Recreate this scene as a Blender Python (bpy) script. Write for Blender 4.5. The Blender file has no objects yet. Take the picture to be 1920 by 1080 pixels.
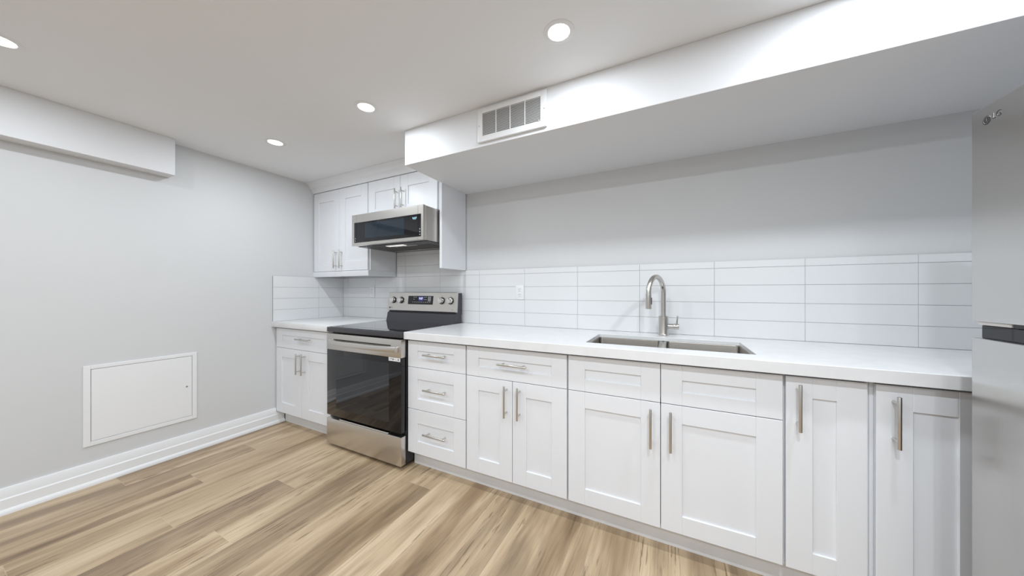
import bpy, bmesh, math, random
from mathutils import Vector, Matrix

scene = bpy.context.scene
col = scene.collection
random.seed(7)

# ------------------------------------------------------------------ camera
cam_d = bpy.data.cameras.new('camera')
cam = bpy.data.objects.new('camera', cam_d)
col.objects.link(cam)
cam.location = (3.1713, -2.2269, 1.1849)
cam.rotation_euler = (math.pi / 2, 0, 0.4654)
cam_d.sensor_width = 36
cam_d.lens = 36 * 590.05 / 1920
cam_d.shift_y = 5.83 / 1920
cam_d.clip_start = 0.05
scene.camera = cam

# ------------------------------------------------------------------ light / exposure
world = bpy.data.worlds.new('world')
scene.world = world
world.use_nodes = True
world.node_tree.nodes['Background'].inputs[0].default_value = (0.9, 0.95, 1, 1)
world.node_tree.nodes['Background'].inputs[1].default_value = 0.3
vs = scene.view_settings
vs.view_transform = 'Standard'
vs.look = 'None'
vs.gamma = 1
vs.use_curve_mapping = False
vs.exposure = -0.23
POT_COL = (0.875, 0.945, 1.0)

# ------------------------------------------------------------------ room numbers
H = 2.239          # ceiling height
XR = 4.75          # right wall
YF = -5.2          # wall behind the camera
YW = 0.008         # painted back wall, tile faces stand at y = 0
YS, ZS, XS = -0.693, 2.012, 1.6128   # soffit front, underside, left end
YC, YD = -0.685, -0.650              # counter front, door faces
ZC, ZCB = 0.914, 0.8675              # counter top, counter underside


# ------------------------------------------------------------------ materials
def mat(name, base, rough=0.5, metal=0.0, spec=0.5, emit=None, estr=0.0, coat=0.0):
    m = bpy.data.materials.new(name)
    m.use_nodes = True
    b = m.node_tree.nodes['Principled BSDF']
    b.inputs['Base Color'].default_value = (*base, 1)
    b.inputs['Roughness'].default_value = rough
    b.inputs['Metallic'].default_value = metal
    b.inputs['Specular IOR Level'].default_value = spec
    b.inputs['Coat Weight'].default_value = coat
    b.inputs['Coat Roughness'].default_value = 0.02
    b.inputs['Coat IOR'].default_value = 1.7
    if emit:
        b.inputs['Emission Color'].default_value = (*emit, 1)
        b.inputs['Emission Strength'].default_value = estr
    return m


class NT:
    def __init__(s, m):
        s.m = m
        s.t = m.node_tree
        s.b = s.t.nodes['Principled BSDF']

    def n(s, kind, **kw):
        x = s.t.nodes.new(kind)
        for k, v in kw.items():
            setattr(x, k, v)
        return x

    def link(s, a, b):
        s.t.links.new(a, b)

    def math(s, op, a, b=None, c=None):
        x = s.n('ShaderNodeMath', operation=op)
        for i, v in enumerate((a, b, c)):
            if v is None:
                continue
            if isinstance(v, (int, float)):
                x.inputs[i].default_value = v
            else:
                s.link(v, x.inputs[i])
        return x.outputs[0]

    def ramp(s, fac, stops):
        x = s.n('ShaderNodeValToRGB')
        e = x.color_ramp.elements
        while len(e) < len(stops):
            e.new(0.5)
        for el, (p, c) in zip(e, stops):
            el.position = p
            el.color = (*c, 1) if len(c) == 3 else c
        s.link(fac, x.inputs[0])
        return x.outputs[0]

    def mix(s, fac, a, b, mode='MIX'):
        x = s.n('ShaderNodeMix', data_type='RGBA', blend_type=mode)
        for sock, v in ((x.inputs[0], fac), (x.inputs[6], a), (x.inputs[7], b)):
            if isinstance(v, (int, float)):
                sock.default_value = v
            elif isinstance(v, tuple):
                sock.default_value = (*v, 1)
            else:
                s.link(v, sock)
        return x.outputs[2]

    def noise(s, vec, scale=1.0, detail=2.0, rough=0.5, dist=0.0):
        x = s.n('ShaderNodeTexNoise')
        x.inputs['Scale'].default_value = scale
        x.inputs['Detail'].default_value = detail
        x.inputs['Roughness'].default_value = rough
        x.inputs['Distortion'].default_value = dist
        if vec is not None:
            s.link(vec, x.inputs['Vector'])
        return x.outputs[0]

    def bump(s, h, strength, dist=0.001):
        x = s.n('ShaderNodeBump')
        x.inputs['Strength'].default_value = strength
        x.inputs['Distance'].default_value = dist
        s.link(h, x.inputs['Height'])
        s.link(x.outputs[0], s.b.inputs['Normal'])


def paint(name, c, rough=0.6, bump=0.08):
    m = mat(name, c, rough)
    t = NT(m)
    tc = t.n('ShaderNodeTexCoord')
    n1 = t.noise(tc.outputs['Object'], 320, 2)
    t.bump(n1, bump, 0.0006)
    return m


def steel(name, c, rough, axis):
    """brushed metal, grain along one world axis"""
    m = mat(name, c, rough, 1.0)
    t = NT(m)
    tc = t.n('ShaderNodeTexCoord')
    mp = t.n('ShaderNodeMapping')
    sc = [700, 700, 700]
    sc['xyz'.index(axis)] = 4
    mp.inputs['Scale'].default_value = sc
    t.link(tc.outputs['Object'], mp.inputs['Vector'])
    n1 = t.noise(mp.outputs[0], 1.0, 2)
    t.link(t.math('MULTIPLY_ADD', n1, 0.06, rough - 0.03), t.b.inputs['Roughness'])
    cr = t.ramp(n1, [(0.2, tuple(v * 0.965 for v in c)), (0.8, tuple(min(1, v * 1.025) for v in c))])
    t.link(cr, t.b.inputs['Base Color'])
    return m


M = {}
M['wall'] = paint('grey_wall_paint', (0.66, 0.665, 0.675), 0.65)
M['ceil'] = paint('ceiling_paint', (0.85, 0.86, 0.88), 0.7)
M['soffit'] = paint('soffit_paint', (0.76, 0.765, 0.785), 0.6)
M['trim'] = mat('white_trim', (0.84, 0.845, 0.86), 0.35)
M['cab'] = mat('white_cabinet_lacquer', (0.80, 0.812, 0.845), 0.32)
M['kick'] = mat('toe_kick_white', (0.74, 0.74, 0.745), 0.4)
M['quartz'] = mat('white_quartz', (0.86, 0.86, 0.87), 0.22)
_t = NT(M['quartz'])
_tc = _t.n('ShaderNodeTexCoord')
_n = _t.noise(_tc.outputs['Object'], 6, 6, 0.6, 0.8)
_t.link(_t.ramp(_n, [(0.3, (0.74, 0.74, 0.75)), (0.6, (0.79, 0.79, 0.80))]), _t.b.inputs['Base Color'])
M['tile'] = mat('white_glazed_tile', (0.77, 0.775, 0.785), 0.14)
M['grout'] = mat('grey_grout', (0.46, 0.46, 0.47), 0.8)
M['steelx'] = steel('stainless_steel_horizontal', (0.66, 0.64, 0.61), 0.30, 'x')
M['steely'] = steel('stainless_steel_side', (0.62, 0.60, 0.58), 0.33, 'y')
M['steelz'] = steel('brushed_nickel', (0.58, 0.56, 0.53), 0.28, 'z')
M['fridge'] = steel('fridge_steel', (0.60, 0.59, 0.58), 0.24, 'z')
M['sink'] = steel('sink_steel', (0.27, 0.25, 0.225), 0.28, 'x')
M['nickel'] = mat('satin_nickel', (0.60, 0.58, 0.55), 0.28, 1.0)
M['chrome'] = mat('polished_steel', (0.78, 0.77, 0.75), 0.12, 1.0)
M['blk'] = mat('black_enamel', (0.018, 0.018, 0.022), 0.3)
M['blkside'] = mat('charcoal_enamel', (0.045, 0.044, 0.052), 0.35)
M['void'] = mat('dark_gap', (0.006, 0.006, 0.006), 0.6)
M['glass'] = mat('black_oven_glass', (0.005, 0.005, 0.007), 0.03, 0, 0.55)
M['ceramic'] = mat('black_ceramic_glass', (0.008, 0.007, 0.007), 0.015, 0, 1.0, coat=1.0)
M['window'] = mat('tinted_window', (0.009, 0.012, 0.016), 0.03, 0, 0.62)
M['mwwin'] = mat('tinted_blue_window', (0.012, 0.022, 0.034), 0.03, 0, 0.55)
M['mesh'] = mat('grease_filter', (0.16, 0.155, 0.15), 0.45, 0.6)
M['plastic'] = mat('white_plastic', (0.82, 0.82, 0.83), 0.35)
M['lens'] = mat('lamp_lens_plastic', (0.9, 0.9, 0.9), 0.3, emit=(1, 0.98, 0.94), estr=0.7)
M['dark'] = mat('dark_grey', (0.05, 0.05, 0.05), 0.5)
M['logo'] = mat('logo_grey', (0.04, 0.037, 0.035), 0.4)
M['logopale'] = mat('logo_pale', (0.13, 0.125, 0.12), 0.4)
M['ink'] = mat('grey_ink', (0.25, 0.26, 0.26), 0.6)
M['mark'] = mat('pale_print', (0.45, 0.46, 0.48), 0.5)
M['slat'] = mat('vent_slat', (0.72, 0.72, 0.72), 0.5)
M['duct'] = mat('duct_dark', (0.32, 0.315, 0.31), 0.8)
M['digit'] = mat('lit_digits', (0.1, 0.1, 0.2), 0.5, emit=(0.75, 0.78, 1.0), estr=1.6)
M['digitcyan'] = mat('lit_digits_cyan', (0.1, 0.2, 0.2), 0.5, emit=(0.45, 0.85, 1.0), estr=1.5)
M['screen'] = mat('lit_screen_blue', (0.01, 0.01, 0.05), 0.1, emit=(0.08, 0.09, 0.5), estr=0.35)
M['glow'] = mat('lit_diffuser', (0.9, 0.9, 0.9), 0.4, emit=(1.0, 0.99, 0.97), estr=6.0)


def floor_material():
    m = mat('oak_vinyl_plank', (0.5, 0.4, 0.3), 0.38)
    t = NT(m)
    uv = t.n('ShaderNodeUVMap', uv_map='plank')
    sp = t.n('ShaderNodeSeparateXYZ')
    t.link(uv.outputs[0], sp.inputs[0])
    at = t.n('ShaderNodeAttribute', attribute_name='rnd')
    sa = t.n('ShaderNodeSeparateColor')
    t.link(at.outputs['Color'], sa.inputs[0])
    r1, r2, r3 = sa.outputs[0], sa.outputs[1], sa.outputs[2]
    u, v = sp.outputs[0], sp.outputs[1]
    uo = t.math('MULTIPLY_ADD', r1, 17.0, u)
    vo = t.math('MULTIPLY_ADD', r2, 23.0, v)

    def vec(su, sv, z=0.0):
        c = t.n('ShaderNodeCombineXYZ')
        t.link(t.math('MULTIPLY', uo, su), c.inputs[0])
        t.link(t.math('MULTIPLY', vo, sv), c.inputs[1])
        c.inputs[2].default_value = z
        return c.outputs[0]
    # knots: sparse cells pull the grain around them
    vor = t.n('ShaderNodeTexVoronoi')
    vor.inputs['Scale'].default_value = 1.0
    t.link(vec(4.2, 1.15, 3.0), vor.inputs['Vector'])
    kd = vor.outputs['Distance']
    knot = t.ramp(kd, [(0.0, (1, 1, 1)), (0.34, (0, 0, 0))])
    kmask = t.math('MULTIPLY', knot, t.math('GREATER_THAN', t.noise(vec(1.1, 0.5, 9.0), 1.0, 0), 0.52))
    # broad soft streaks running the length of the plank
    broad = t.noise(vec(7.5, 0.85), 1.0, 3, 0.5, 0.5)
    broad2 = t.noise(vec(24.0, 1.5, 5.0), 1.0, 3, 0.6, 0.6)
    mixv = t.math('ADD', t.math('MULTIPLY', broad, 0.74), t.math('MULTIPLY', broad2, 0.26))
    mixv = t.math('ADD', mixv, t.math('MULTIPLY_ADD', r3, 0.10, -0.05))
    tan = t.ramp(mixv, [(0.30, (0.179, 0.117, 0.067)), (0.42, (0.323, 0.223, 0.133)),
                        (0.52, (0.461, 0.337, 0.213)), (0.64, (0.604, 0.471, 0.321))])
    grey = t.ramp(mixv, [(0.30, (0.195, 0.135, 0.082)), (0.42, (0.324, 0.234, 0.148)),
                         (0.52, (0.466, 0.344, 0.221)), (0.64, (0.616, 0.473, 0.314))])
    base = t.mix(t.ramp(r2, [(0.35, (0, 0, 0)), (0.75, (1, 1, 1))]), tan, grey)
    # fine grain
    grain = t.noise(vec(170.0, 5.0, 2.0), 1.0, 3, 0.6)
    base = t.mix(1.0, base, t.ramp(grain, [(0.3, (0.86, 0.85, 0.84)), (0.7, (1.07, 1.07, 1.07))]), 'MULTIPLY')
    # dark cracks and mineral streaks
    crack = t.noise(vec(85.0, 4.2, 7.0), 1.0, 5, 0.6, 0.4)
    where = t.noise(vec(7.0, 0.9, 11.0), 1.0, 1)
    cr = t.math('MULTIPLY', t.ramp(crack, [(0.57, (0, 0, 0)), (0.61, (1, 1, 1))]),
                t.ramp(where, [(0.47, (0, 0, 0)), (0.57, (1, 1, 1))]))
    base = t.mix(t.math('MULTIPLY', cr, 0.78), base, (0.16, 0.105, 0.062))
    # knot rings
    ring = t.math('SINE', t.math('ADD', t.math('MULTIPLY', kd, 55.0), t.math('MULTIPLY', broad2, 14.0)))
    ringf = t.math('MULTIPLY', t.math('MULTIPLY', t.math('MAXIMUM', ring, 0.0), kmask), 0.60)
    base = t.mix(ringf, base, (0.22, 0.14, 0.08))
    spot = t.math('MULTIPLY', t.ramp(kd, [(0.02, (1, 1, 1)), (0.075, (0, 0, 0))]), kmask)
    base = t.mix(t.math('MULTIPLY', spot, 0.75), base, (0.10, 0.062, 0.036))
    # joints
    w = 0.187
    eu = t.math('MINIMUM', u, t.math('SUBTRACT', w, u))
    side = t.math('LESS_THAN', eu, 0.0008)
    base = t.mix(t.math('MULTIPLY', side, 0.40), base, (0.20, 0.145, 0.10))
    end = t.math('LESS_THAN', v, 0.0022)
    base = t.mix(t.math('MULTIPLY', end, 0.45), base, (0.58, 0.48, 0.36))
    t.link(base, t.b.inputs['Base Color'])
    t.link(t.math('MULTIPLY_ADD', grain, 0.16, 0.34), t.b.inputs['Roughness'])
    t.bump(grain, 0.12, 0.0005)
    return m


M['floor'] = floor_material()


# ------------------------------------------------------------------ mesh helpers
class MB:
    def __init__(s):
        s.bm = bmesh.new()

    def _merge(s, b, mi=0):
        me = bpy.data.meshes.new('tmp')
        b.to_mesh(me)
        b.free()
        n0 = len(s.bm.faces)
        s.bm.from_mesh(me)
        s.bm.faces.ensure_lookup_table()
        for f in s.bm.faces[n0:]:
            f.material_index = mi
        bpy.data.meshes.remove(me)

    def box(s, x0, x1, y0, y1, z0, z1, bev=0.0, seg=2, mi=0):
        b = bmesh.new()
        bmesh.ops.create_cube(b, size=1)
        for v in b.verts:
            v.co = Vector(((x0 + x1) / 2 + v.co.x * (x1 - x0), (y0 + y1) / 2 + v.co.y * (y1 - y0),
                           (z0 + z1) / 2 + v.co.z * (z1 - z0)))
        if bev > 0:
            bmesh.ops.bevel(b, geom=b.edges[:], offset=bev, segments=seg, affect='EDGES', profile=0.5)
        b.normal_update()
        for f in b.faces:
            f.smooth = max(abs(c) for c in f.normal) < 0.999
        s._merge(b, mi)
        return s

    def cyl(s, p0, p1, r0, r1=None, n=24, bev=0.0, mi=0):
        p0, p1 = Vector(p0), Vector(p1)
        r1 = r0 if r1 is None else r1
        b = bmesh.new()
        d = p1 - p0
        bmesh.ops.create_cone(b, cap_ends=True, segments=n, radius1=r0, radius2=r1, depth=d.length)
        if bev > 0:
            es = [e for e in b.edges if len(e.link_faces) == 2 and any(len(f.verts) > 4 for f in e.link_faces)]
            bmesh.ops.bevel(b, geom=es, offset=bev, segments=2, affect='EDGES', profile=0.5)
        for f in b.faces:
            f.smooth = len(f.verts) < 5
        q = Vector((0, 0, 1)).rotation_difference(d.normalized())
        bmesh.ops.transform(b, matrix=Matrix.Translation((p0 + p1) / 2) @ q.to_matrix().to_4x4(), verts=b.verts)
        s._merge(b, mi)
        return s

    def tube(s, pts, r, n=16, cap=True, sx=1.0, mi=0):
        """swept round (or flattened by sx) tube"""
        pts = [Vector(p) for p in pts]
        b = bmesh.new()
        rings = []
        up = None
        for i, p in enumerate(pts):
            t = (pts[min(i + 1, len(pts) - 1)] - pts[max(i - 1, 0)]).normalized()
            if up is None:
                a = Vector((0, 0, 1)) if abs(t.z) < 0.9 else Vector((1, 0, 0))
                up = (a - t * a.dot(t)).normalized()
            else:
                up = (up - t * up.dot(t)).normalized()
            sd = t.cross(up)
            rr = r[i] if isinstance(r, (list, tuple)) else r
            rings.append([b.verts.new(p + up * rr * math.cos(2 * math.pi * k / n) + sd * rr * sx * math.sin(2 * math.pi * k / n))
                          for k in range(n)])
        for a, c in zip(rings, rings[1:]):
            for k in range(n):
                b.faces.new((a[k], a[(k + 1) % n], c[(k + 1) % n], c[k]))
        for f in b.faces:
            f.smooth = True
        if cap:
            b.faces.new(rings[0][::-1])
            b.faces.new(rings[-1])
        bmesh.ops.recalc_face_normals(b, faces=b.faces)
        s._merge(b, mi)
        return s

    def lathe(s, c, prof, n=40, axis='z', mi=0):
        """profile of (radius, height) turned about an axis through c; closes at radius 0"""
        b = bmesh.new()
        rows = []
        for r, h in prof:
            if r < 1e-6:
                rows.append([b.verts.new((0, 0, h))])
            else:
                rows.append([b.verts.new((r * math.cos(2 * math.pi * k / n), r * math.sin(2 * math.pi * k / n), h)) for k in range(n)])
        for a, d in zip(rows, rows[1:]):
            for k in range(n):
                k2 = (k + 1) % n
                if len(a) == 1 and len(d) == 1:
                    continue
                if len(a) == 1:
                    b.faces.new((a[0], d[k2], d[k]))
                elif len(d) == 1:
                    b.faces.new((a[k], a[k2], d[0]))
                else:
                    b.faces.new((a[k], a[k2], d[k2], d[k]))
        bmesh.ops.recalc_face_normals(b, faces=b.faces)
        for f in b.faces:
            f.smooth = True
        q = Matrix.Identity(4)
        if axis == '-y':
            q = Matrix.Rotation(math.pi / 2, 4, 'X')
        bmesh.ops.transform(b, matrix=Matrix.Translation(c) @ q, verts=b.verts)
        s._merge(b, mi)
        return s

    def prism(s, prof, axis, a0, a1, mi=0):
        """closed 2-D profile extruded along an axis; profile holds the two other axes in xyz order"""
        b = bmesh.new()

        def P(p, a):
            if axis == 'x':
                return (a, p[0], p[1])
            if axis == 'y':
                return (p[0], a, p[1])
            return (p[0], p[1], a)
        A = [b.verts.new(P(p, a0)) for p in prof]
        B = [b.verts.new(P(p, a1)) for p in prof]
        n = len(prof)
        for k in range(n):
            b.faces.new((A[k], A[(k + 1) % n], B[(k + 1) % n], B[k]))
        b.faces.new(A[::-1])
        b.faces.new(B)
        bmesh.ops.recalc_face_normals(b, faces=b.faces)
        s._merge(b, mi)
        return s

    def quad(s, pts, mi=0):
        f = s.bm.faces.new([s.bm.verts.new(p) for p in pts])
        f.material_index = mi
        return s

    def build(s, name, m, parent=None, smooth=True):
        off = Vector((0, 0, 0))
        p = parent
        while p is not None:
            off += p.location
            p = p.parent
        if off.length:
            bmesh.ops.translate(s.bm, vec=-off, verts=s.bm.verts)
        me = bpy.data.meshes.new(name)
        s.bm.to_mesh(me)
        s.bm.free()
        for mm in (m if isinstance(m, (list, tuple)) else [m]):
            me.materials.append(mm)
        if smooth:
            me.set_sharp_from_angle(angle=math.radians(35))
        o = bpy.data.objects.new(name, me)
        col.objects.link(o)
        if parent is not None:
            o.parent = parent
        return o


def tag(o, label, cat, group=None):
    o['label'] = label
    o['category'] = cat
    if group:
        o['group'] = group
    return o


def thing(name, loc, label, cat, group=None):
    o = bpy.data.objects.new(name, None)
    o.empty_display_size = 0.05
    col.objects.link(o)
    o.location = loc
    return tag(o, label, cat, group)


def struct(o, label=None, cat=None):
    o['kind'] = 'structure'
    if label:
        tag(o, label, cat)
    return o


def text(name, s, size, loc, xdir, ydir, m, parent, depth=0.0002, align='CENTER'):
    cu = bpy.data.curves.new(name, 'FONT')
    cu.body = s
    cu.size = size
    cu.extrude = depth
    cu.align_x = align
    cu.align_y = 'CENTER'
    tmp = bpy.data.objects.new('tmp_text', cu)
    col.objects.link(tmp)
    dg = bpy.context.evaluated_depsgraph_get()
    me = bpy.data.meshes.new_from_object(tmp.evaluated_get(dg))
    bpy.data.objects.remove(tmp)
    bpy.data.curves.remove(cu)
    x, y = Vector(xdir).normalized(), Vector(ydir).normalized()
    z = x.cross(y)
    R = Matrix((x, y, z)).transposed().to_4x4()
    off = Vector((0, 0, 0))
    p = parent
    while p is not None:
        off += p.location
        p = p.parent
    me.transform(Matrix.Translation(Vector(loc) - off) @ R)
    me.materials.clear()
    me.materials.append(m)
    me.name = name
    o = bpy.data.objects.new(name, me)
    col.objects.link(o)
    o.parent = parent
    return o


# ------------------------------------------------------------------ the setting
def build_floor():
    bm = bmesh.new()
    uvl = bm.loops.layers.uv.new('plank')
    cl = bm.loops.layers.float_color.new('rnd')
    W, L, X0 = 0.187, 1.50, 0.030
    known = {0: -1.571, 1: -0.981, 2: -1.3425, 4: -1.579, 5: -1.122, 6: -1.498, 9: -0.766}
    rng = random.Random(21)
    k = -1
    while X0 + k * W < XR:
        xa, xb = X0 + k * W, X0 + (k + 1) * W
        off = known.get(k, -rng.uniform(0.30, 0.58))
        rng.random()
        j0 = off
        while j0 < YW:
            j0 += L
        y1 = j0
        while y1 > YF:
            y0 = y1 - L
            ca, cb = max(xa, 0.0), min(xb, XR)
            da, db = max(y0, YF), min(y1, YW)
            if cb > ca and db > da:
                r = (rng.random(), rng.random(), rng.random(), 1)
                f = bm.faces.new([bm.verts.new(p) for p in ((ca, da, 0), (cb, da, 0), (cb, db, 0), (ca, db, 0))])
                for lp in f.loops:
                    c = lp.vert.co
                    lp[uvl].uv = (c.x - xa, c.y - y0)
                    lp[cl] = r
            y1 = y0
        k += 1
    # thickness below the walking surface
    me = bpy.data.meshes.new('floor')
    bm.to_mesh(me)
    bm.free()
    me.materials.append(M['floor'])
    o = bpy.data.objects.new('floor', me)
    col.objects.link(o)
    return struct(o, 'light oak plank floor running towards the cabinets', 'floor')


build_floor()
T = 0.12
struct(MB().box(-T, XR + T, YF - T, YW + T, H, H + T).build('ceiling', M['ceil']), 'flat white ceiling', 'ceiling')
struct(MB().box(-T, XR + T, YW, YW + T, -T, H).build('wall_back', M['wall']), 'grey wall behind sink and cooker', 'wall')
struct(MB().box(-T, 0, YF, YW, -T, H).build('wall_left', M['wall']), 'pale grey wall with the access panel', 'wall')
struct(MB().box(XR, XR + T, YF, YW, -T, H).build('wall_right', M['wall']), 'grey wall behind the fridge', 'wall')
struct(MB().box(-T, XR + T, YF - T, YF, -T, H).build('wall_front', M['wall']), 'grey wall behind the camera', 'wall')
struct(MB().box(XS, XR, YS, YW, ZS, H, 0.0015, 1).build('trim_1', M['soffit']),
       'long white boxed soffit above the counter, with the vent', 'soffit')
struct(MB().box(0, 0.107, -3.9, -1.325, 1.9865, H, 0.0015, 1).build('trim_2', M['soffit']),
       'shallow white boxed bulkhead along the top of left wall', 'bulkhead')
# baseboards: flat band, ridge, shoe
bp = [(0, 0), (0.030, 0), (0.030, 0.010), (0.026, 0.022), (0.020, 0.028), (0.0190, 0.078), (0.0115, 0.0835), (0.0105, 0.133), (0.008, 0.137), (0, 0.137)]
bl = MB().prism(bp, 'y', YF, -0.652)
bl.prism([(0, 0), (0.030, 0), (0.030, 0.010), (0.026, 0.022), (0.020, 0.028), (0.0190, 0.078), (0.0115, 0.0835), (0.0110, 0.104), (0, 0.104)], 'y', -0.6521, -0.5885)
struct(bl.build('baseboard_left', M['trim']), 'tall white stepped baseboard below the access panel', 'baseboard')
struct(MB().prism([(YF, 0), (YF + 0.03, 0), (YF + 0.026, 0.022), (YF + 0.017, 0.028), (YF + 0.012, 0.137), (YF, 0.137)], 'x', 0, XR)
       .build('baseboard_front', M['trim']), 'white baseboard of the wall behind the camera', 'baseboard')


# ------------------------------------------------------------------ backsplash tiles
def tiles(name, axis, spans, z_rows, joints, label):
    """spans: list of (a0, a1, ztop) regions; tiles cut to them"""
    m = MB()
    g = 0.0011
    for a0, a1, zt in spans:
        js = [a0] + [j for j in joints if a0 + 0.004 < j < a1 - 0.004] + [a1]
        zs = [z for z in z_rows if z < zt - 0.004] + [zt]
        if axis == 'x':
            m.box(a0, a1, 0.0022, YW, z_rows[0], zt, mi=1)
        else:
            m.box(0, 0.0058, a0, a1, z_rows[0], zt, mi=1)
        for p, q in zip(js, js[1:]):
            for z0, z1 in zip(zs, zs[1:]):
                if q - p < 0.006 or z1 - z0 < 0.005:
                    continue
                pa = p + (g if p != a0 else 0)
                qa = q - (g if q != a1 else 0)
                za = z0 + (g if z0 != zs[0] else 0.0005)
                zb = z1 - (g if z1 != zt else 0)
                if axis == 'x':
                    m.box(pa, qa, 0.0, 0.0075, za, zb, 0.0008, 1, 0)
                else:
                    m.box(0.0005, 0.008, pa, qa, za, zb, 0.0008, 1, 0)
    o = m.build(name, [M['tile'], M['grout']])
    o['kind'] = 'structure'
    return tag(o, label, 'backsplash')


rows = [ZC] + [1.0168 + 0.10125 * k for k in range(6)]
jx = [1.7482 + 0.415 * k for k in range(-4, 8)]
tiles('trim_3', 'x', [(0.008, 0.800, 1.3207), (0.800, 1.574, 1.560), (1.574, 1.611, 1.3605), (1.611, XR, 1.3605)], rows, jx,
      'glossy white stacked rectangular tiles on the back wall')
tiles('trim_4', 'y', [(-0.6754, 0.0, 1.3207)], rows, [-0.2656], 'short return of white tiles on left wall beside the cooker')


# ------------------------------------------------------------------ cabinet parts
def shaker(x0, x1, z0, z1, yf, px0, px1, pz0, pz1, name, parent, th=0.020, label=None):
    """five-piece door or drawer front, outer face at yf"""
    m = MB()
    b = 0.0012
    m.box(x0, px0, yf, yf + th, z0, z1, b, 1)
    m.box(px1, x1, yf, yf + th, z0, z1, b, 1)
    m.box(px0, px1, yf, yf + th, pz1, z1, b, 1)
    m.box(px0, px1, yf, yf + th, z0, pz0, b, 1)
    m.box(px0 - 0.002, px1 + 0.002, yf + 0.0075, yf + th - 0.002, pz0 - 0.002, pz1 + 0.002)
    o = m.build(name, M['cab'], parent)
    if label:
        o['label'] = label
    return o


def pull(parent, yf, c, vertical=True, length=0.178, out=0.036, r=0.0058):
    x, z = c
    m = MB()
    h = length / 2
    post = h - 0.025
    y = yf - out
    if vertical:
        m.cyl((x, y, z - h), (x, y, z + h), r, n=20, bev=0.0012)
        for s in (-1, 1):
            m.cyl((x, yf + 0.001, z + s * post), (x, y, z + s * post), r * 0.72, n=14)
    else:
        m.cyl((x - h, y, z), (x + h, y, z), r, n=20, bev=0.0012)
        for s in (-1, 1):
            m.cyl((x + s * post, yf + 0.001, z), (x + s * post, y, z), r * 0.72, n=14)
    o = m.build('handle', M['nickel'], parent)
    o['label'] = 'brushed nickel bar handle'
    return o


def carcass(x0, x1, parent, z0=0.105, z1=ZCB - 0.0005, yb=0.0, yf=YD + 0.021, top=False, rails=(), stile=None):
    t = 0.016
    m = MB()
    m.box(x0 + 0.0005, x0 + t, yf + 0.02, yb, z0, z1)
    m.box(x1 - t, x1 - 0.0005, yf + 0.02, yb, z0, z1)
    m.box(x0 + t, x1 - t, yf + 0.02, yb, z0, z0 + t)
    m.box(x0 + t, x1 - t, yb - 0.006, yb, z0 + t, z1)
    # face frame
    m.box(x0 + 0.0005, x0 + 0.038, yf, yf + 0.02, z0, z1)
    m.box(x1 - 0.038, x1 - 0.0005, yf, yf + 0.02, z0, z1)
    m.box(x0 + 0.038, x1 - 0.038, yf, yf + 0.02, z1 - 0.04, z1)
    m.box(x0 + 0.038, x1 - 0.038, yf, yf + 0.02, z0, z0 + 0.03)
    for r in rails:
        m.box(x0 + 0.038, x1 - 0.038, yf, yf + 0.02, r - 0.018, r + 0.018)
    if stile:
        m.box(stile - 0.03, stile + 0.03, yf, yf + 0.02, z0 + 0.03, z1 - 0.04)
    if top:
        m.box(x0 + t, x1 - t, yf + 0.02, yb - 0.006, z1 - t, z1)
    o = m.build('body', M['cab'], parent)
    return o


ZT, ZM, ZB = 0.855, 0.678, 0.110        # door tops, drawer/door split, door bottoms
G = 0.0016
YP = YD + 0.0005

# left base cabinet
c = thing('base_cabinet', (0.4, -0.3, 0.105), 'white base cabinet in the left corner, left of the cooker, one drawer over two doors', 'cabinet', 'white base cabinets')
carcass(0.0, 0.792, c, rails=(ZM,), stile=0.393, yb=-0.001)
d = shaker(0.011, 0.776, ZM + G + 0.006, ZT, YD, 0.1015, 0.6976, 0.7496, 0.7968, 'drawer', c)
pull(d, YD, (0.443, 0.779), False)
d = shaker(0.011, 0.3926 - G, ZB, ZM + 0.006 - G, YD, 0.0973, 0.300, 0.2, 0.6037, 'door', c)
pull(d, YD, (0.370, 0.573))
d = shaker(0.3926 + G, 0.776, ZB, ZM + 0.006 - G, YD, 0.4867, 0.690, 0.197, 0.6037, 'door', c)
pull(d, YD, (0.445, 0.573))

# drawer bank
c = thing('base_cabinet', (1.83, -0.3, 0.105), 'narrow white base cabinet of three stacked drawers, right of the cooker', 'cabinet', 'white base cabinets')
carcass(1.594, 2.0678, c, rails=(0.68, 0.40))
for z0, z1, pz0, pz1, hz in ((0.6805, ZT, 0.7474, 0.790, 0.775), (0.4025, 0.6775, 0.474, 0.602, 0.549), (ZB, 0.3990, 0.193, 0.3105, 0.264)):
    d = shaker(1.597, 2.0638, z0, z1, YD, 1.682, 1.9755, pz0, pz1, 'drawer', c)
    pull(d, YD, (1.845, hz), False)

# drawer over two doors
c = thing('base_cabinet', (2.38, -0.3, 0.105), 'white base cabinet between drawer bank and sink cabinet, wide drawer over two doors', 'cabinet', 'white base cabinets')
carcass(2.0678, 2.7, c, rails=(ZM,), stile=2.381)
d = shaker(2.0728, 2.6952, ZM + G, ZT, YD, 2.1566, 2.612, 0.739, 0.7895, 'drawer', c)
pull(d, YD, (2.390, 0.7727), False)
d = shaker(2.0728, 2.381 - G, ZB, ZM - G, YD, 2.1566, 2.2974, 0.1955, 0.5975, 'door', c)
pull(d, YD, (2.3466, 0.567))
d = shaker(2.381 + G, 2.6952, ZB, ZM - G, YD, 2.4661, 2.6124, 0.1955, 0.5975, 'door', c)
pull(d, YD, (2.4276, 0.567))

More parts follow.
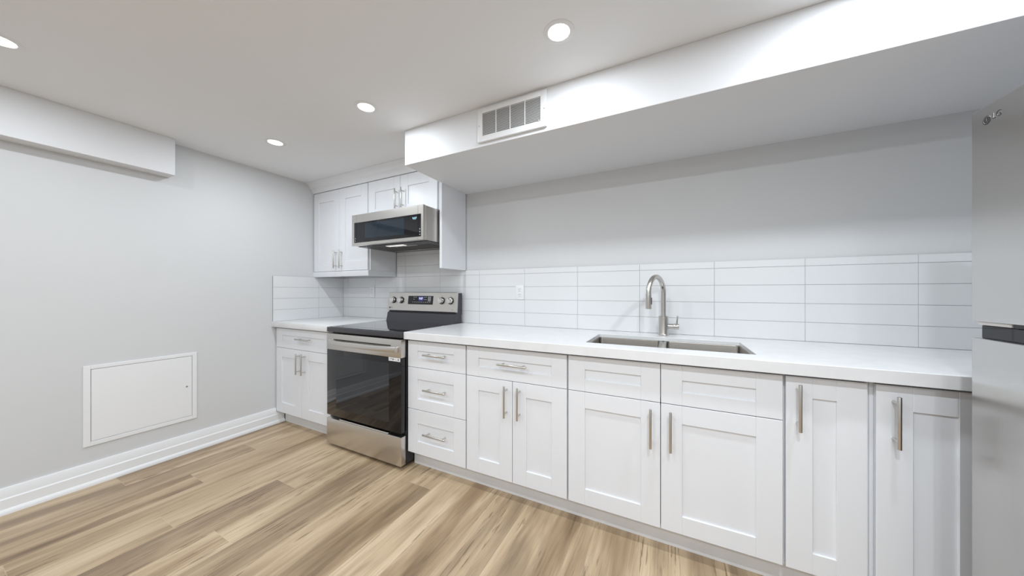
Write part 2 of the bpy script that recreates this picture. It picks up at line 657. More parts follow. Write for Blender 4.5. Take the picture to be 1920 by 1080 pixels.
# sink cabinet
c = thing('base_cabinet', (3.13, -0.3, 0.105), 'wide white base cabinet below the sink, two false drawer fronts over two doors', 'cabinet', 'white base cabinets')
carcass(2.7, 3.5705, c, rails=(ZM,), stile=3.133)
shaker(2.7040, 3.133 - G, ZM + G, ZT, YD, 2.7892, 3.0498, 0.7424, 0.7906, 'drawer_front', c)
shaker(3.133 + G, 3.5660, ZM + G, ZT, YD, 3.2190, 3.4813, 0.7376, 0.7894, 'drawer_front', c)
d = shaker(2.7040, 3.133 - G, ZB, ZM - G, YD, 2.7892, 3.0498, 0.1906, 0.5955, 'door', c)
pull(d, YD, (3.0923, 0.565))
d = shaker(3.133 + G, 3.5660, ZB, ZM - G, YD, 3.2190, 3.4813, 0.1890, 0.5965, 'door', c)
pull(d, YD, (3.1731, 0.565))

# narrow door cabinet
c = thing('base_cabinet', (3.69, -0.3, 0.105), 'narrow white base cabinet with one full height door, next to sink cabinet', 'cabinet', 'white base cabinets')
carcass(3.5705, 3.814, c)
d = shaker(3.5755, 3.8032, ZB, ZT, YD, 3.6547, 3.7217, 0.189, 0.7764, 'door', c)
pull(d, YD, (3.609, 0.743))

# last cabinet, partly hidden by the fridge
c = thing('base_cabinet', (3.97, -0.3, 0.105), 'rightmost white base cabinet, its door partly hidden by the fridge', 'cabinet', 'white base cabinets')
carcass(3.814, 4.745, c)
d = shaker(3.8248, 4.107, ZB, ZT, YD, 3.9151, 4.0174, 0.189, 0.7700, 'door', c)
pull(d, YD, (3.866, 0.736))
d = shaker(4.112, 4.74, ZB, ZT, YD, 4.20, 4.655, 0.189, 0.7700, 'door', c)

# toe kicks
tag(MB().box(0.031, 0.796, -0.587, -0.572, 0, 0.1045, 0.001, 1).build('toe_kick', M['kick']),
    'short white toe kick board below the left corner cabinet', 'toe kick')
tag(MB().box(1.594, 4.745, -0.587, -0.572, 0, 0.1045, 0.001, 1).build('toe_kick', M['kick']),
    'long white toe kick board below the cabinets right of the cooker', 'toe kick')


# ------------------------------------------------------------------ countertops
tag(MB().box(0.0005, 0.7985, YC, -0.0005, ZCB, ZC, 0.002, 2).build('countertop', M['quartz']),
    'short white quartz countertop in the corner left of the cooker', 'countertop')


def right_counter():
    x0, x1, y0, y1 = 1.5925, XR - 0.003, YC, -0.0005
    hx0, hx1, hy0, hy1 = 2.770, 3.502, -0.560, -0.187
    bm = bmesh.new()
    e = 0.002

    def loop(pts, z):
        return [bm.verts.new((p[0], p[1], z)) for p in pts]

    def rect(a0, a1, b0, b1):
        return [(a0, b0), (a1, b0), (a1, b1), (a0, b1)]

    def rrect(a0, a1, b0, b1, r, n=5):
        o = []
        for cx, cy, s in ((a0 + r, b0 + r, math.pi), (a1 - r, b0 + r, 1.5 * math.pi), (a1 - r, b1 - r, 0), (a0 + r, b1 - r, 0.5 * math.pi)):
            for i in range(n):
                a = s + i / (n - 1) * math.pi / 2
                o.append((cx + r * math.cos(a), cy + r * math.sin(a)))
        return o
    outer = rrect(x0, x1, y0, y1, 0.0015)
    outer_t = rrect(x0 + e, x1 - e, y0 + e, y1 - e, 0.0015)
    inner = rrect(hx0, hx1, hy0, hy1, 0.006)
    inner_t = rrect(hx0 - e, hx1 + e, hy0 - e, hy1 + e, 0.007)
    ZU = ZC - 0.0200
    apron = rrect(x0 + 0.025, x1 - 0.025, y0 + 0.032, y1 - 0.004, 0.0015)
    L = [loop(outer, ZCB), loop(outer, ZC - e), loop(outer_t, ZC), loop(inner_t, ZC), loop(inner, ZC - e), loop(inner, ZU),
         loop(apron, ZU), loop(apron, ZCB)]
    n = len(outer)
    for a, b in zip(L, L[1:] + L[:1]):
        for k in range(n):
            bm.faces.new((a[k], a[(k + 1) % n], b[(k + 1) % n], b[k]))
    bmesh.ops.recalc_face_normals(bm, faces=bm.faces)
    m = MB()
    m._merge(bm)
    o = m.build('countertop', M['quartz'])
    return tag(o, 'long white quartz countertop holding the sink', 'countertop')


right_counter()


# ------------------------------------------------------------------ sink
def sink():
    root = thing('sink', (3.135, -0.37, 0.70), 'stainless steel double bowl undermount sink set in the white counter', 'sink')

    def rrect(a0, a1, b0, b1, r, n=7):
        o = []
        for cx, cy, s in ((a0 + r, b0 + r, math.pi), (a1 - r, b0 + r, 1.5 * math.pi), (a1 - r, b1 - r, 0), (a0 + r, b1 - r, 0.5 * math.pi)):
            for i in range(n):
                a = s + i / (n - 1) * math.pi / 2
                o.append((cx + r * math.cos(a), cy + r * math.sin(a)))
        return o
    for x0, x1 in ((2.774, 3.117), (3.153, 3.498)):
        y0, y1 = -0.556, -0.191
        bm = bmesh.new()
        loops = []
        zt, zb = ZC - 0.0208, 0.70
        for ins, r, z in ((-0.014, 0.02, zt), (0, 0.016, zt), (0.001, 0.016, zt - 0.003), (0.003, 0.016, zb + 0.012), (0.006, 0.014, zb + 0.003), (0.016, 0.012, zb)):
            loops.append([bm.verts.new((p[0], p[1], z)) for p in rrect(x0 + ins, x1 - ins, y0 + ins, y1 - ins, r)])
        n = len(loops[0])
        for a, b in zip(loops, loops[1:]):
            for k in range(n):
                bm.faces.new((a[k], a[(k + 1) % n], b[(k + 1) % n], b[k]))
        bm.faces.new(loops[-1])
        bmesh.ops.recalc_face_normals(bm, faces=bm.faces)
        for f in bm.faces:
            f.smooth = len(f.verts) == 4
        m = MB()
        m._merge(bm)
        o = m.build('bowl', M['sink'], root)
        cx, cy = (x0 + x1) / 2, -0.34
        o2 = MB().lathe((cx, cy, zb), [(0.0, 0.001), (0.022, 0.001), (0.026, 0.003), (0.040, 0.004), (0.044, 0.0015), (0.045, 0.0)]).build('drain', M['chrome'], o)
        o2['label'] = 'round polished drain'
    MB().box(3.1185, 3.1515, -0.553, -0.194, 0.850, 0.8920, 0.007, 3).build('divider', M['sink'], root)


sink()


# ------------------------------------------------------------------ faucet
def faucet():
    bx, by = 3.1352, -0.0814
    root = thing('faucet', (bx, by, ZC), 'brushed nickel gooseneck pull-down faucet behind the sink', 'faucet')
    MB().lathe((bx, by, ZC), [(0.0, 0), (0.031, 0), (0.031, 0.004), (0.0285, 0.007), (0.0275, 0.010), (0.0275, 0.116), (0.025, 0.119), (0.0155, 0.1195), (0, 0.1195)], 40).build('base', M['steelz'], root)
    ux, uy = (3.0613 - bx), (-0.2668 - by)
    R = math.hypot(ux, uy) / 2
    ux, uy = ux / (2 * R), uy / (2 * R)
    zc = 1.170
    pts = [(bx, by, ZC + 0.115), (bx, by, 1.06), (bx, by, 1.12)]
    for i in range(25):
        a = math.pi * i / 24
        s = R - R * math.cos(a)
        pts.append((bx + ux * s, by + uy * s, zc + R * math.sin(a)))
    ex, ey = bx + ux * 2 * R, by + uy * 2 * R
    pts.append((ex, ey, zc - 0.0005))
    MB().tube(pts, 0.0142, 20).build('spout', M['steelz'], root)
    h = MB().lathe((ex, ey, zc), [(0.0, 0), (0.0152, 0), (0.0155, -0.002), (0.0155, -0.03), (0.0165, -0.082), (0.0155, -0.0865), (0.0125, -0.088), (0, -0.086)], 32).build('spray_head', M['steelz'], root)
    MB().box(ex + 0.0125, ex + 0.0185, ey - 0.0065, ey + 0.0065, zc - 0.062, zc - 0.022, 0.0025, 2).build('button', M['dark'], h)
    hn = MB()
    hn.cyl((bx + 0.024, by, 0.970), (bx + 0.052, by, 0.970), 0.0165, n=28)
    hn.cyl((bx + 0.0535, by, 0.970), (bx + 0.084, by, 0.970), 0.0175, n=28, bev=0.002)
    hn.cyl((bx + 0.05, by, 0.970), (bx + 0.056, by, 0.970), 0.0145, n=28)
    hb = hn.build('handle', M['steelz'], root)
    MB().cyl((bx + 0.073, by, 0.984), (bx + 0.077, by - 0.004, 1.036), 0.0045, 0.0042, n=16, bev=0.001).build('lever', M['nickel'], hb)


faucet()


# ------------------------------------------------------------------ wall outlets
def outlet(xc, zc, label):
    root = thing('wall_outlet', (xc, 0, zc), label, 'outlet', 'wall outlets')
    w, h = 0.070, 0.112
    MB().box(xc - w / 2, xc + w / 2, -0.0055, -0.0002, zc - h / 2, zc + h / 2, 0.002, 2).build('cover_plate', M['plastic'], root)
    for s in (1, -1):
        zz = zc + s * 0.0205
        r = MB().box(xc - 0.0165, xc + 0.0165, -0.0078, -0.004, zz - 0.0185, zz + 0.0185, 0.0012, 1).build('receptacle', M['plastic'], root)
        sl = MB()
        for dx, hh in ((-0.0065, 0.0045), (0.0065, 0.0038)):
            sl.box(xc + dx - 0.0013, xc + dx + 0.0013, -0.0081, -0.006, zz + 0.004 - hh, zz + 0.004 + hh)
        sl.cyl((xc, -0.006, zz - 0.0095), (xc, -0.0081, zz - 0.0095), 0.0026, n=14)
        sl.build('slots', M['dark'], r)


outlet(2.1215, 1.175, 'white double wall outlet on the tiles between cooker and sink')
outlet(0.4610, 1.177, 'white double wall outlet on the tiles left of the cooker, below the wall cabinet')


# ------------------------------------------------------------------ range (cooker)
RX0, RX1 = 0.809, 1.589


def lg_logo(root, cx, cz, y, r, ts):
    b = MB().cyl((cx, y + 0.0004, cz), (cx, y - 0.0004, cz), r, n=28).build('emblem', M['logo'], root)
    text('letters', 'LG', ts, (cx + r + ts * 0.85, y - 0.0002, cz), (1, 0, 0), (0, 0, 1), M['logo'], root)


def cooker():
    root = thing('range', (1.2, -0.35, 0), 'freestanding electric range with steel trim and black glass door between the cabinets', 'stove')
    m = MB()
    m.box(RX0, RX1, -0.655, -0.02, 0.022, 0.872, 0.002, 1)
    m.build('body', M['blk'], root)
    for x in (RX0 + 0.05, RX1 - 0.05):
        for y in (-0.60, -0.08):
            MB().cyl((x, y, 0.0), (x, y, 0.024), 0.018, n=16).build('foot', M['dark'], root)
    # cooktop
    ct = MB().box(RX0, RX1, -0.702, -0.075, 0.8745, 0.9095, 0.003, 2).build('cooktop', M['blkside'], root)
    ct['label'] = 'black ceramic cooktop'
    g = MB().box(RX0 + 0.018, RX1 - 0.018, -0.684, -0.135, 0.9090, 0.9118, 0.0008, 1).build('cooktop_glass', M['ceramic'], ct)
    # backguard
    bg = MB()
    bg.prism([(-0.135, 0.9095), (-0.118, 0.990), (-0.100, 1.000), (-0.095, 1.168), (-0.030, 1.168), (-0.030, 0.9095)], 'x', RX0 + 0.002, RX1 - 0.001)
    bg.prism([(-0.100, 0.985), (-0.088, 1.168), (-0.024, 1.168), (-0.024, 0.985)], 'x', RX1 - 0.004, RX1 + 0.0)
    bgo = bg.build('backguard', M['blkside'], root, smooth=False)
    # control panel: tilted steel face
    pb, pt = (-0.1200, 1.0115), (-0.0985, 1.1715)       # bottom and top of the face (y, z)
    cp = MB().prism([pb, (pb[0] + 0.004, pb[1] - 0.004), (-0.093, 1.006), (-0.080, 1.174), (pt[0] + 0.003, pt[1] + 0.003), pt], 'x', RX0 - 0.001, RX1 + 0.003)
    cpo = cp.build('control_panel', M['steelx'], root, smooth=False)
    cpo['label'] = 'stainless control panel'
    up = Vector((0, pt[0] - pb[0], pt[1] - pb[1])).normalized()
    nrm = Vector((1, 0, 0)).cross(up)         # outward, towards -y

    def on(x, z, out=0.0):
        f = (z - pb[1]) / (pt[1] - pb[1])
        return Vector((x, pb[0] + f * (pt[0] - pb[0]), z)) + nrm * out

    def plate(b, x0, x1, z0, z1, o0, o1, mi=0):
        P = [on(x0, z0, o0), on(x1, z0, o0), on(x1, z1, o0), on(x0, z1, o0)]
        Q = [on(x0, z0, o1), on(x1, z0, o1), on(x1, z1, o1), on(x0, z1, o1)]
        vb = bmesh.new()
        P = [vb.verts.new(p) for p in P]
        Q = [vb.verts.new(p) for p in Q]
        vb.faces.new(Q)
        vb.faces.new(P[::-1])
        for k in range(4):
            vb.faces.new((P[k], P[(k + 1) % 4], Q[(k + 1) % 4], Q[k]))
        bmesh.ops.recalc_face_normals(vb, faces=vb.faces)
        b._merge(vb, mi)
    dp = MB()
    plate(dp, 1.059, 1.345, 1.0675, 1.1425, -0.001, 0.0015)
    dpo = dp.build('display', M['glass'], root)
    dpo['label'] = 'black glass display strip'
    sc = MB()
    plate(sc, 1.180, 1.236, 1.098, 1.137, 0.0012, 0.0018)
    sc.build('screen', M['screen'], dpo)
    text('digits', '9:07', 0.027, on(1.208, 1.1185, 0.0022), (1, 0, 0), up, M['digit'], dpo)
    bt = MB()
    for x, z in ((1.128, 1.131), (1.150, 1.131), (1.128, 1.112), (1.250, 1.131), (1.268, 1.131), (1.250, 1.112), (1.268, 1.110)):
        plate(bt, x - 0.006, x + 0.006, z - 0.0028, z + 0.0028, 0.0012, 0.0018)
    for k in range(9):
        x = 1.118 + 0.024 * k
        plate(bt, x - 0.006, x + 0.006, 1.085, 1.090, 0.0012, 0.0018)
    for k in range(3):
        for j in range(4):
            plate(bt, 1.288 + 0.012 * k, 1.297 + 0.012 * k, 1.096 + 0.0105 * j, 1.104 + 0.0105 * j, 0.0012, 0.0018)
    bt.build('button_marks', M['mark'], dpo)
    for x in (0.877, 0.972, 1.440, 1.533):
        k = MB()
        c0 = on(x, 1.1035, 0)
        k.cyl(c0, c0 + nrm * 0.006, 0.0300, n=32, mi=1)
        k.cyl(c0 + nrm * 0.006, c0 + nrm * 0.028, 0.0275, 0.0245, n=32, bev=0.003, mi=0)
        ko = k.build('knob', [M['chrome'], M['void']], root)
        MB().cyl(c0 + nrm * 0.0283 + up * 0.008, c0 + nrm * 0.0283 + up * 0.020, 0.0014, n=8).build('pointer', M['dark'], ko)
    for xa, xb, za, zb in [(x - 0.004, x + 0.004, 1.140, 1.144) for x in (0.877, 0.972, 1.440, 1.533)] + [(1.548, 1.572, 1.0275, 1.031)]:
        tk = MB()
        plate(tk, xa, xb, za, zb, 0.0, 0.0006)
        tk.build('printed_mark', M['ink'], cpo)
    c1 = on(0.8385, 1.034, 0.0)
    MB().cyl(c1, c1 + nrm * 0.0006, 0.0085, n=24).build('emblem', M['logo'], cpo)
    text('logo_letters', 'LG', 0.017, on(0.862, 1.034, 0.0004), (1, 0, 0), up, M['logo'], cpo)
    # oven door
    YF_ = -0.702
    dr = MB().box(RX0 + 0.0015, RX1 - 0.0015, YF_ + 0.001, -0.662, 0.240, 0.858, 0.003, 2)
    dro = dr.build('oven_door', M['glass'], root)
    dro['label'] = 'black glass oven door'
    tr = MB()
    tr.box(RX0 + 0.001, RX1 - 0.001, YF_ - 0.001, -0.660, 0.741, 0.8625, 0.0025, 2)
    tr.build('door_trim', M['steelx'], dro)['label'] = 'stainless top band of the oven door'
    # window
    MB().box(RX0 + 0.112, RX1 - 0.112, YF_ + 0.0002, YF_ + 0.003, 0.300, 0.700).build('window', M['window'], dro)
    # black strip painted in for the dark gap behind the handle, then bowed handle
    MB().box(RX0 + 0.085, RX1 - 0.095, YF_ - 0.0016, YF_ + 0.002, 0.816, 0.8225).build('handle_gap', M['void'], dro)
    hb = MB()
    n = 22
    sec = []
    x0, x1 = RX0 + 0.045, RX1 - 0.022
    bm = bmesh.new()
    rings = []
    for i in range(n + 1):
        f = i / n
        x = x0 + (x1 - x0) * f
        bow = 0.014 + 0.024 * (1 - (2 * f - 1) ** 4)
        yo = YF_ - bow
        zb, ztp = 0.779, 0.816
        r = [(x, YF_ + 0.0005 if False else yo + 0.011, ztp - 0.003), (x, yo + 0.002, ztp), (x, yo - 0.001, ztp - 0.004), (x, yo - 0.003, (zb + ztp) / 2), (x, yo - 0.001, zb + 0.004), (x, yo + 0.002, zb), (x, yo + 0.011, zb + 0.003)]
        rings.append([bm.verts.new(p) for p in r])
    for a, b in zip(rings, rings[1:]):
        for k in range(7):
            bm.faces.new((a[k], a[(k + 1) % 7], b[(k + 1) % 7], b[k]))
    bm.faces.new(rings[0])
    bm.faces.new(rings[-1][::-1])
    bmesh.ops.recalc_face_normals(bm, faces=bm.faces)
    for f in bm.faces:
        f.smooth = len(f.verts) == 4
    hb._merge(bm)
    for x in (x0 - 0.001, x1 - 0.021):
        hb.box(x, x + 0.022, YF_ - 0.0195, YF_ + 0.001, 0.7785, 0.8165, 0.004, 3)
    hb.build('handle', M['steelx'], dro)['label'] = 'bowed stainless door handle'
    st = MB().box(1.474, 1.580, YF_ - 0.0006, YF_ + 0.0006, 0.7165, 0.7405).build('sticker', M['plastic'], dro)
    st['label'] = 'small white sticker'
    ik = MB()
    for xa, xb, za, zb in ((1.492, 1.502, 0.727, 0.736), (1.508, 1.522, 0.723, 0.735), (1.530, 1.536, 0.728, 0.733), (1.543, 1.550, 0.722, 0.725), (1.558, 1.570, 0.722, 0.735), (1.480, 1.486, 0.727, 0.732)):
        ik.box(xa, xb, YF_ - 0.0009, YF_ - 0.0004, za, zb)
    ik.build('sticker_marks', M['ink'], dro)
    # storage drawer
    dw = MB().box(RX0 + 0.001, RX1 - 0.001, YF_ - 0.001, -0.660, 0.024, 0.2165, 0.003, 2).build('storage_drawer', M['steelx'], root)
    dw['label'] = 'stainless lower drawer'
    MB().box(0.95, 1.46, YF_ + 0.006, -0.668, 0.2150, 0.2225, 0.001, 1).build('finger_rail', M['chrome'], dw)


cooker()


# ------------------------------------------------------------------ wall cabinets
YU = -0.315
UT = 2.143


def wall_cab(x0, x1, z0, parent):
    m = MB()
    m.box(x0 + 0.0005, x1 - 0.0005, YU + 0.021, -0.0005, z0, UT + 0.004, 0.001, 1)
    return m.build('body', M['cab'], parent)


c = thing('wall_cabinet', (0.4, -0.15, 1.372), 'tall white two-door wall cabinet in the left corner, left of the microwave', 'cabinet', 'white wall cabinets')
wall_cab(0.0005, 0.795, 1.3725, c)
MB().prism([(YU + 0.004, 1.372), (YU - 0.002, 1.366), (YU - 0.002, 1.334), (YU + 0.004, 1.322), (YU + 0.016, 1.3215), (YU + 0.016, 1.372)], 'x', 0.0005, 0.7945).build('light_rail', M['cab'], c)
MB().box(0.779, 0.7945, YU + 0.0165, -0.0015, 1.3215, 1.372, 0.001, 1).build('light_rail', M['cab'], c)
d = shaker(0.012, 0.3935 - G, 1.3745, UT, YU, 0.093, 0.312, 1.462, 2.046, 'door', c)
pull(d, YU, (0.3600, 1.4845), length=0.175, out=0.034)
d = shaker(0.3935 + G, 0.7835, 1.3745, UT, YU, 0.481, 0.6986, 1.462, 2.044, 'door', c)
pull(d, YU, (0.4410, 1.4845), length=0.175, out=0.034)

c = thing('wall_cabinet', (1.18, -0.15, 1.818), 'short white two-door wall cabinet above the microwave', 'cabinet', 'white wall cabinets')
wall_cab(0.795, 1.5715, 1.8185, c)
d = shaker(0.7925, 1.1767 - G, 1.820, UT, YU, 0.8765, 1.1037, 1.896, 2.0445, 'door', c)
pull(d, YU, (1.143, 1.950), length=0.165, out=0.030)
d = shaker(1.1767 + G, 1.5640, 1.820, UT, YU, 1.2596, 1.4813, 1.896, 2.0455, 'door', c)
pull(d, YU, (1.213, 1.950), length=0.165, out=0.030)

tag(MB().box(1.590, 1.6122, YU - 0.003, -0.0005, 1.3615, ZS + 0.132, 0.001, 1).box(1.572, 1.5905, YU + 0.018, -0.0005, 1.8185, ZS + 0.132).build('end_panel', M['cab']),
    'tall white side panel ending the wall cabinets, right of the microwave', 'cabinet panel')
tag(MB().prism([(YU + 0.02, UT + 0.0045), (YU - 0.004, UT + 0.0045), (YU - 0.008, 2.152), (YU - 0.012, 2.168), (YU - 0.026, 2.186), (YU - 0.034, 2.190), (YU - 0.040, 2.206), (YU - 0.058, 2.226), (YU - 0.070, 2.231), (YU - 0.073, H - 0.0005), (YU + 0.02, H - 0.0005)], 'x', 0.0005, 1.6115)
    .build('crown_molding', M['cab']), 'white crown molding along the ceiling above the wall cabinets', 'molding')


# ------------------------------------------------------------------ microwave
def microwave():
    x0, x1, y0, z0, z1 = 0.803, 1.577, -0.483, 1.559, 1.8135
    root = thing('microwave', (1.19, -0.25, z0), 'low stainless microwave hood mounted above the cooker', 'microwave')
    b = MB().box(x0 + 0.003, x1 - 0.001, y0 + 0.028, -0.001, z0 + 0.002, z1 - 0.001, 0.001, 1)
    b.build('body', M['steely'], root)
    # front frame of steel around the glass
    gx0, gx1, gz0, gz1 = 0.8325, 1.5574, 1.5825, 1.7482
    sx0, sx1 = 0.8581, 1.5284
    e = 0.0008
    for a, c2, p, q in ((x0, sx0 - e, x0, gx0), (sx1 + e, x1, gx1, x1)):
        f = MB()
        f.box(a, c2, y0, y0 + 0.027, gz1, z1)
        f.box(a, c2, y0, y0 + 0.027, z0, gz0)
        f.box(p, q, y0, y0 + 0.027, gz0, gz1)
        f.build('front_frame', M['steelx'], root)
    d = MB()
    d.box(sx0 + e, sx1 - e, y0, y0 + 0.027, gz1, z1)
    d.box(sx0 + e, sx1 - e, y0, y0 + 0.027, z0, gz0)
    do = d.build('door', M['steelx'], root)
    MB().box(sx0 + e, sx1 - e, y0 + 0.0015, y0 + 0.026, gz0 + 0.0002, gz1 - 0.0002, 0.0006, 1).build('glass', M['glass'], do)
    MB().box(0.960, 1.390, y0 + 0.0008, y0 + 0.003, 1.612, 1.735).build('window', M['mwwin'], do)
    for p, q, x, nb in ((gx0, sx0 - e, 0.846, 2), (sx1 + e, gx1, 1.543, 3)):
        cpo = MB().box(p, q, y0 + 0.0015, y0 + 0.026, gz0 + 0.0002, gz1 - 0.0002, 0.0006, 1).build('control_strip', M['glass'], root)
        for k in range(nb):
            MB().cyl((x, y0 + 0.003, 1.598 + 0.020 * k), (x, y0 + 0.0008, 1.598 + 0.020 * k), 0.0042, n=12).build('button', M['mark'], cpo)
    text('digits', '9:07', 0.024, (1.494, y0 + 0.0006, 1.7195), (1, 0, 0), (0, 0, 1), M['digitcyan'], do)
    # underside: black tray, filters, lamp lens
    un = MB().box(x0 + 0.012, x1 - 0.004, y0 + 0.055, -0.003, z0 - 0.003, z0 + 0.0025, 0.001, 1).build('underside', M['blk'], root)
    un['label'] = 'black underside with filters and lamp'
    for xa, xb in ((0.90, 1.17), (1.21, 1.48)):
        fm = MB()
        fm.box(xa, xb, -0.300, -0.105, z0 - 0.0055, z0 - 0.0025, 0.001, 1)
        for k in range(12):
            yy = -0.292 + 0.0165 * k
            fm.box(xa + 0.01, xb - 0.01, yy - 0.002, yy + 0.002, z0 - 0.0070, z0 - 0.0050)
        fm.build('filter', M['mesh'], un)
    MB().box(1.08, 1.27, -0.380, -0.335, z0 - 0.0060, z0 - 0.0028, 0.001, 1).build('lamp_lens', M['lens'], un)
    MB().box(0.86, 1.52, -0.086, -0.072, z0 - 0.0060, z0 - 0.0028, 0.001, 1).build('grille_bar', M['steelx'], un)
    MB().box(1.12, 1.36, -0.318, -0.308, z0 - 0.0062, z0 - 0.0028, 0.001, 1).build('grille_bar', M['steelx'], un)


microwave()


# ------------------------------------------------------------------ fridge (faces left)
def fridge():
    fx, y1, y0 = 3.946, -0.824, -1.585
    zt = 1.694
    root = thing('fridge', (4.33, -1.2, 0), 'stainless steel top freezer fridge at the right edge, seen from its door side', 'fridge')
    MB().box(fx + 0.068, 4.72, y0 + 0.006, y1 - 0.006, 0.03, zt - 0.012, 0.004, 2).build('body', M['blkside'], root)
    for y in (y0 + 0.08, y1 - 0.08):
        for x in (fx + 0.12, 4.66):
            MB().cyl((x, y, 0), (x, y, 0.032), 0.02, n=16).build('foot', M['dark'], root)
    up = MB().box(fx, fx + 0.064, y0, y1, 1.0995, zt, 0.004, 3).build('freezer_door', M['fridge'], root)
    lo = MB().box(fx, fx + 0.064, y0, y1, 0.075, 1.0525, 0.004, 3).build('fridge_door', M['fridge'], root)
    hb = MB().box(fx + 0.018, fx + 0.064, y0 + 0.006, y1 - 0.002, 1.0515, 1.0885, 0.002, 1).build('handle_recess', M['glass'], lo)
    hb['label'] = 'dark recessed grip band'
    MB().box(fx + 0.010, fx + 0.064, -0.925, y1 - 0.003, 1.0900, 1.1000, 0.002, 1).build('door_gasket', M['plastic'], up)
    MB().box(fx + 0.012, fx + 0.064, y0 + 0.006, -0.927, 1.0890, 1.1000, 0.002, 1).build('grip_black_strip', M['blk'], up)  # black strip for the handle pocket, past the gasket
    MB().box(fx + 0.02, fx + 0.10, y0 + 0.02, y1 - 0.02, 0.03, 0.07, 0.002, 1).build('kick_grille', M['dark'], root)
    MB().box(fx + 0.02, fx + 0.11, y0 + 0.01, y0 + 0.06, zt - 0.012, zt + 0.012, 0.004, 2).build('hinge_cover', M['dark'], root)
    # badge
    em = MB()
    em.cyl((fx + 0.0005, -0.8735, 1.6527), (fx - 0.0003, -0.8735, 1.6527), 0.0118, n=36)
    emo = em.build('emblem', M['logo'], up)
    fc = MB()
    arc = []
    for i in range(22):
        a = math.radians(20 + 300 * i / 21)
        arc.append((fx - 0.0002, -0.8735 - 0.0090 * math.cos(a), 1.6527 - 0.0090 * math.sin(a)))
    fc.tube(arc, 0.0006, 8)
    fc.tube([(fx - 0.0002, -0.8735, 1.6577), (fx - 0.0002, -0.8735, 1.6485), (fx - 0.0002, -0.8765, 1.6485)], 0.0006, 8)
    fc.cyl((fx - 0.0006, -0.8700, 1.6562), (fx - 0.0007, -0.8700, 1.6562), 0.0012, n=10)
    fc.build('emblem_lines', M['logopale'], up)
    text('logo_letters', 'LG', 0.0225, (fx - 0.0001, -0.9035, 1.6540), (0, -1, 0), (0, 0, 1), M['logo'], up)


fridge()


# ------------------------------------------------------------------ access panel on the left wall
def access_panel():
    root = thing('access_panel', (0, -1.435, 0.237), 'large white rectangular access panel low on the grey left wall', 'access panel')
    ya, yb, za, zb = -1.6915, -1.1794, 0.237, 0.729
    ia, ib, ja, jb = -1.664, -1.205, 0.263, 0.7065
    m = MB()
    m.box(0.0003, 0.007, ya, ia, za, zb, 0.0015, 1)
    m.box(0.0003, 0.007, ib, yb, za, zb, 0.0015, 1)
    m.box(0.0003, 0.007, ia, ib, jb, zb, 0.0015, 1)
    m.box(0.0003, 0.007, ia, ib, za, ja, 0.0015, 1)
    m.build('frame', M['trim'], root)
    d = MB().box(0.0006, 0.0055, ia + 0.003, ib - 0.0025, ja + 0.0025, jb - 0.0025, 0.001, 1).build('door', M['trim'], root)
    MB().cyl((0.005, -1.235, 0.4855), (0.0065, -1.235, 0.4855), 0.006, n=20).box(0.0063, 0.0068, -1.240, -1.230, 0.4848, 0.4862).build('latch', M['nickel'], d)


access_panel()


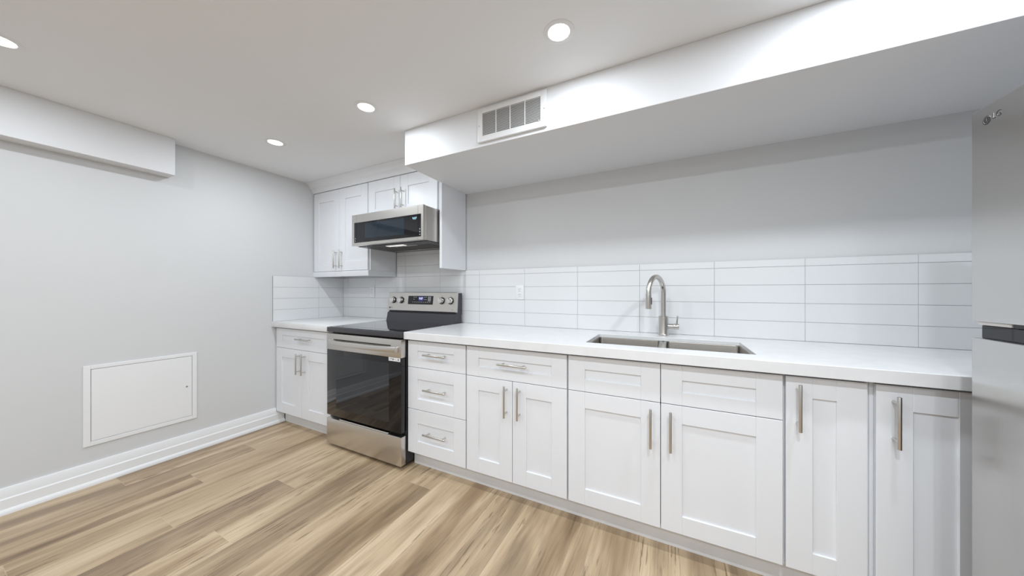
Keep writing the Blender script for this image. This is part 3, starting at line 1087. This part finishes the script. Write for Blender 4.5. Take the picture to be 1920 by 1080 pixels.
# ------------------------------------------------------------------ air vent on the soffit
def air_vent():
    root = thing('air_vent', (2.39, YS, 2.03), 'white return air grille on the front of the soffit', 'vent')
    x0, x1, z0, z1 = 2.184, 2.605, 2.0335, 2.2265
    ix0, ix1, iz0, iz1 = 2.2160, 2.5690, 2.0690, 2.1975
    y = YS
    m = MB()
    th = 0.009
    m.box(x0, ix0, y - th, y - 0.0003, z0, z1, 0.003, 2)
    m.box(ix1, x1, y - th, y - 0.0003, z0, z1, 0.003, 2)
    m.box(ix0 - 0.003, ix1 + 0.003, y - th, y - 0.0003, iz1, z1, 0.003, 2)
    m.box(ix0 - 0.003, ix1 + 0.003, y - th, y - 0.0003, z0, iz0, 0.003, 2)
    w = (ix1 - ix0) / 4
    for k in (1, 2, 3):
        m.box(ix0 + w * k - 0.0022, ix0 + w * k + 0.0022, y - th, y - 0.002, iz0, iz1)
    m.box(x0 + 0.004, x1 - 0.004, y - 0.0155, y - 0.0003, z0 - 0.0015, z0 + 0.006, 0.002, 1)
    m.build('frame', M['plastic'], root)
    MB().box(ix0, ix1, y - 0.0022, y - 0.0004, iz0, iz1).build('duct_opening', M['duct'], root)
    s = MB()
    n = 18
    p = (iz1 - iz0) / n
    for k in range(n):
        zc = iz0 + p * (k + 0.5)
        s.prism([(y - 0.0080, zc - 0.0040), (y - 0.0074, zc - 0.0046), (y - 0.0022, zc + 0.0008), (y - 0.0022, zc + 0.0020)], 'x', ix0, ix1)
    s.build('louvers', M['slat'], root, smooth=False)
    for x in (x0 + 0.011, x1 - 0.014):
        MB().cyl((x, y - th + 0.001, 2.128), (x, y - th - 0.0012, 2.128), 0.0032, n=14).build('screw', M['nickel'], root)
    MB().box(ix1 - 0.010, ix1 - 0.004, y - 0.013, y - 0.008, iz0 + 0.001, iz0 + 0.006, 0.001, 1).build('damper_lever', M['plastic'], root)


air_vent()


# ------------------------------------------------------------------ recessed ceiling lights
def pot(x, y, watts, label):
    root = thing('ceiling_light', (x, y, H), label, 'ceiling light', 'recessed ceiling lights')
    MB().lathe((x, y, H), [(0.043, -0.0015), (0.045, -0.0035), (0.058, -0.0030), (0.0625, -0.0012), (0.063, -0.0002), (0.043, -0.0002)], 48).build('trim_ring', M['plastic'], root)
    MB().lathe((x, y, H), [(0.0, -0.0022), (0.043, -0.0018), (0.043, -0.0002), (0, -0.0002)], 40).build('diffuser', M['glow'], root)
    ld = bpy.data.lights.new('lamp', 'AREA')
    ld.shape = 'DISK'
    ld.size = 0.084
    ld.energy = watts
    ld.color = POT_COL
    lo = bpy.data.objects.new('lamp', ld)
    col.objects.link(lo)
    lo.parent = root
    lo.location = (0, 0, -0.0045)


pot(2.767, -0.997, 5.5, 'round recessed ceiling light nearest the air vent, largest of those in view')
pot(1.615, -0.991, 7.0, 'round recessed ceiling light in the middle, above the front of the cooker')
pot(0.672, -0.987, 7.0, 'round recessed ceiling light farthest away, nearest the left corner cabinets')
pot(0.655, -2.015, 5.0, 'round recessed ceiling light cut by the left photo edge, near the bulkhead')
for x, y, w in ((3.84, -0.99, 12), (1.62, -2.03, 7), (2.60, -2.03, 7), (3.48, -2.03, 19), (1.0, -3.3, 7), (2.3, -3.3, 15), (3.7, -3.3, 19),
                (1.6, -4.4, 15), (3.3, -4.4, 17)):  # unseen lamps: first inferred from the bright soffit patch, others added as fill
    pot(x, y, w, 'unseen round recessed ceiling light, one of a set mostly added as fill, to the right of or behind the camera')
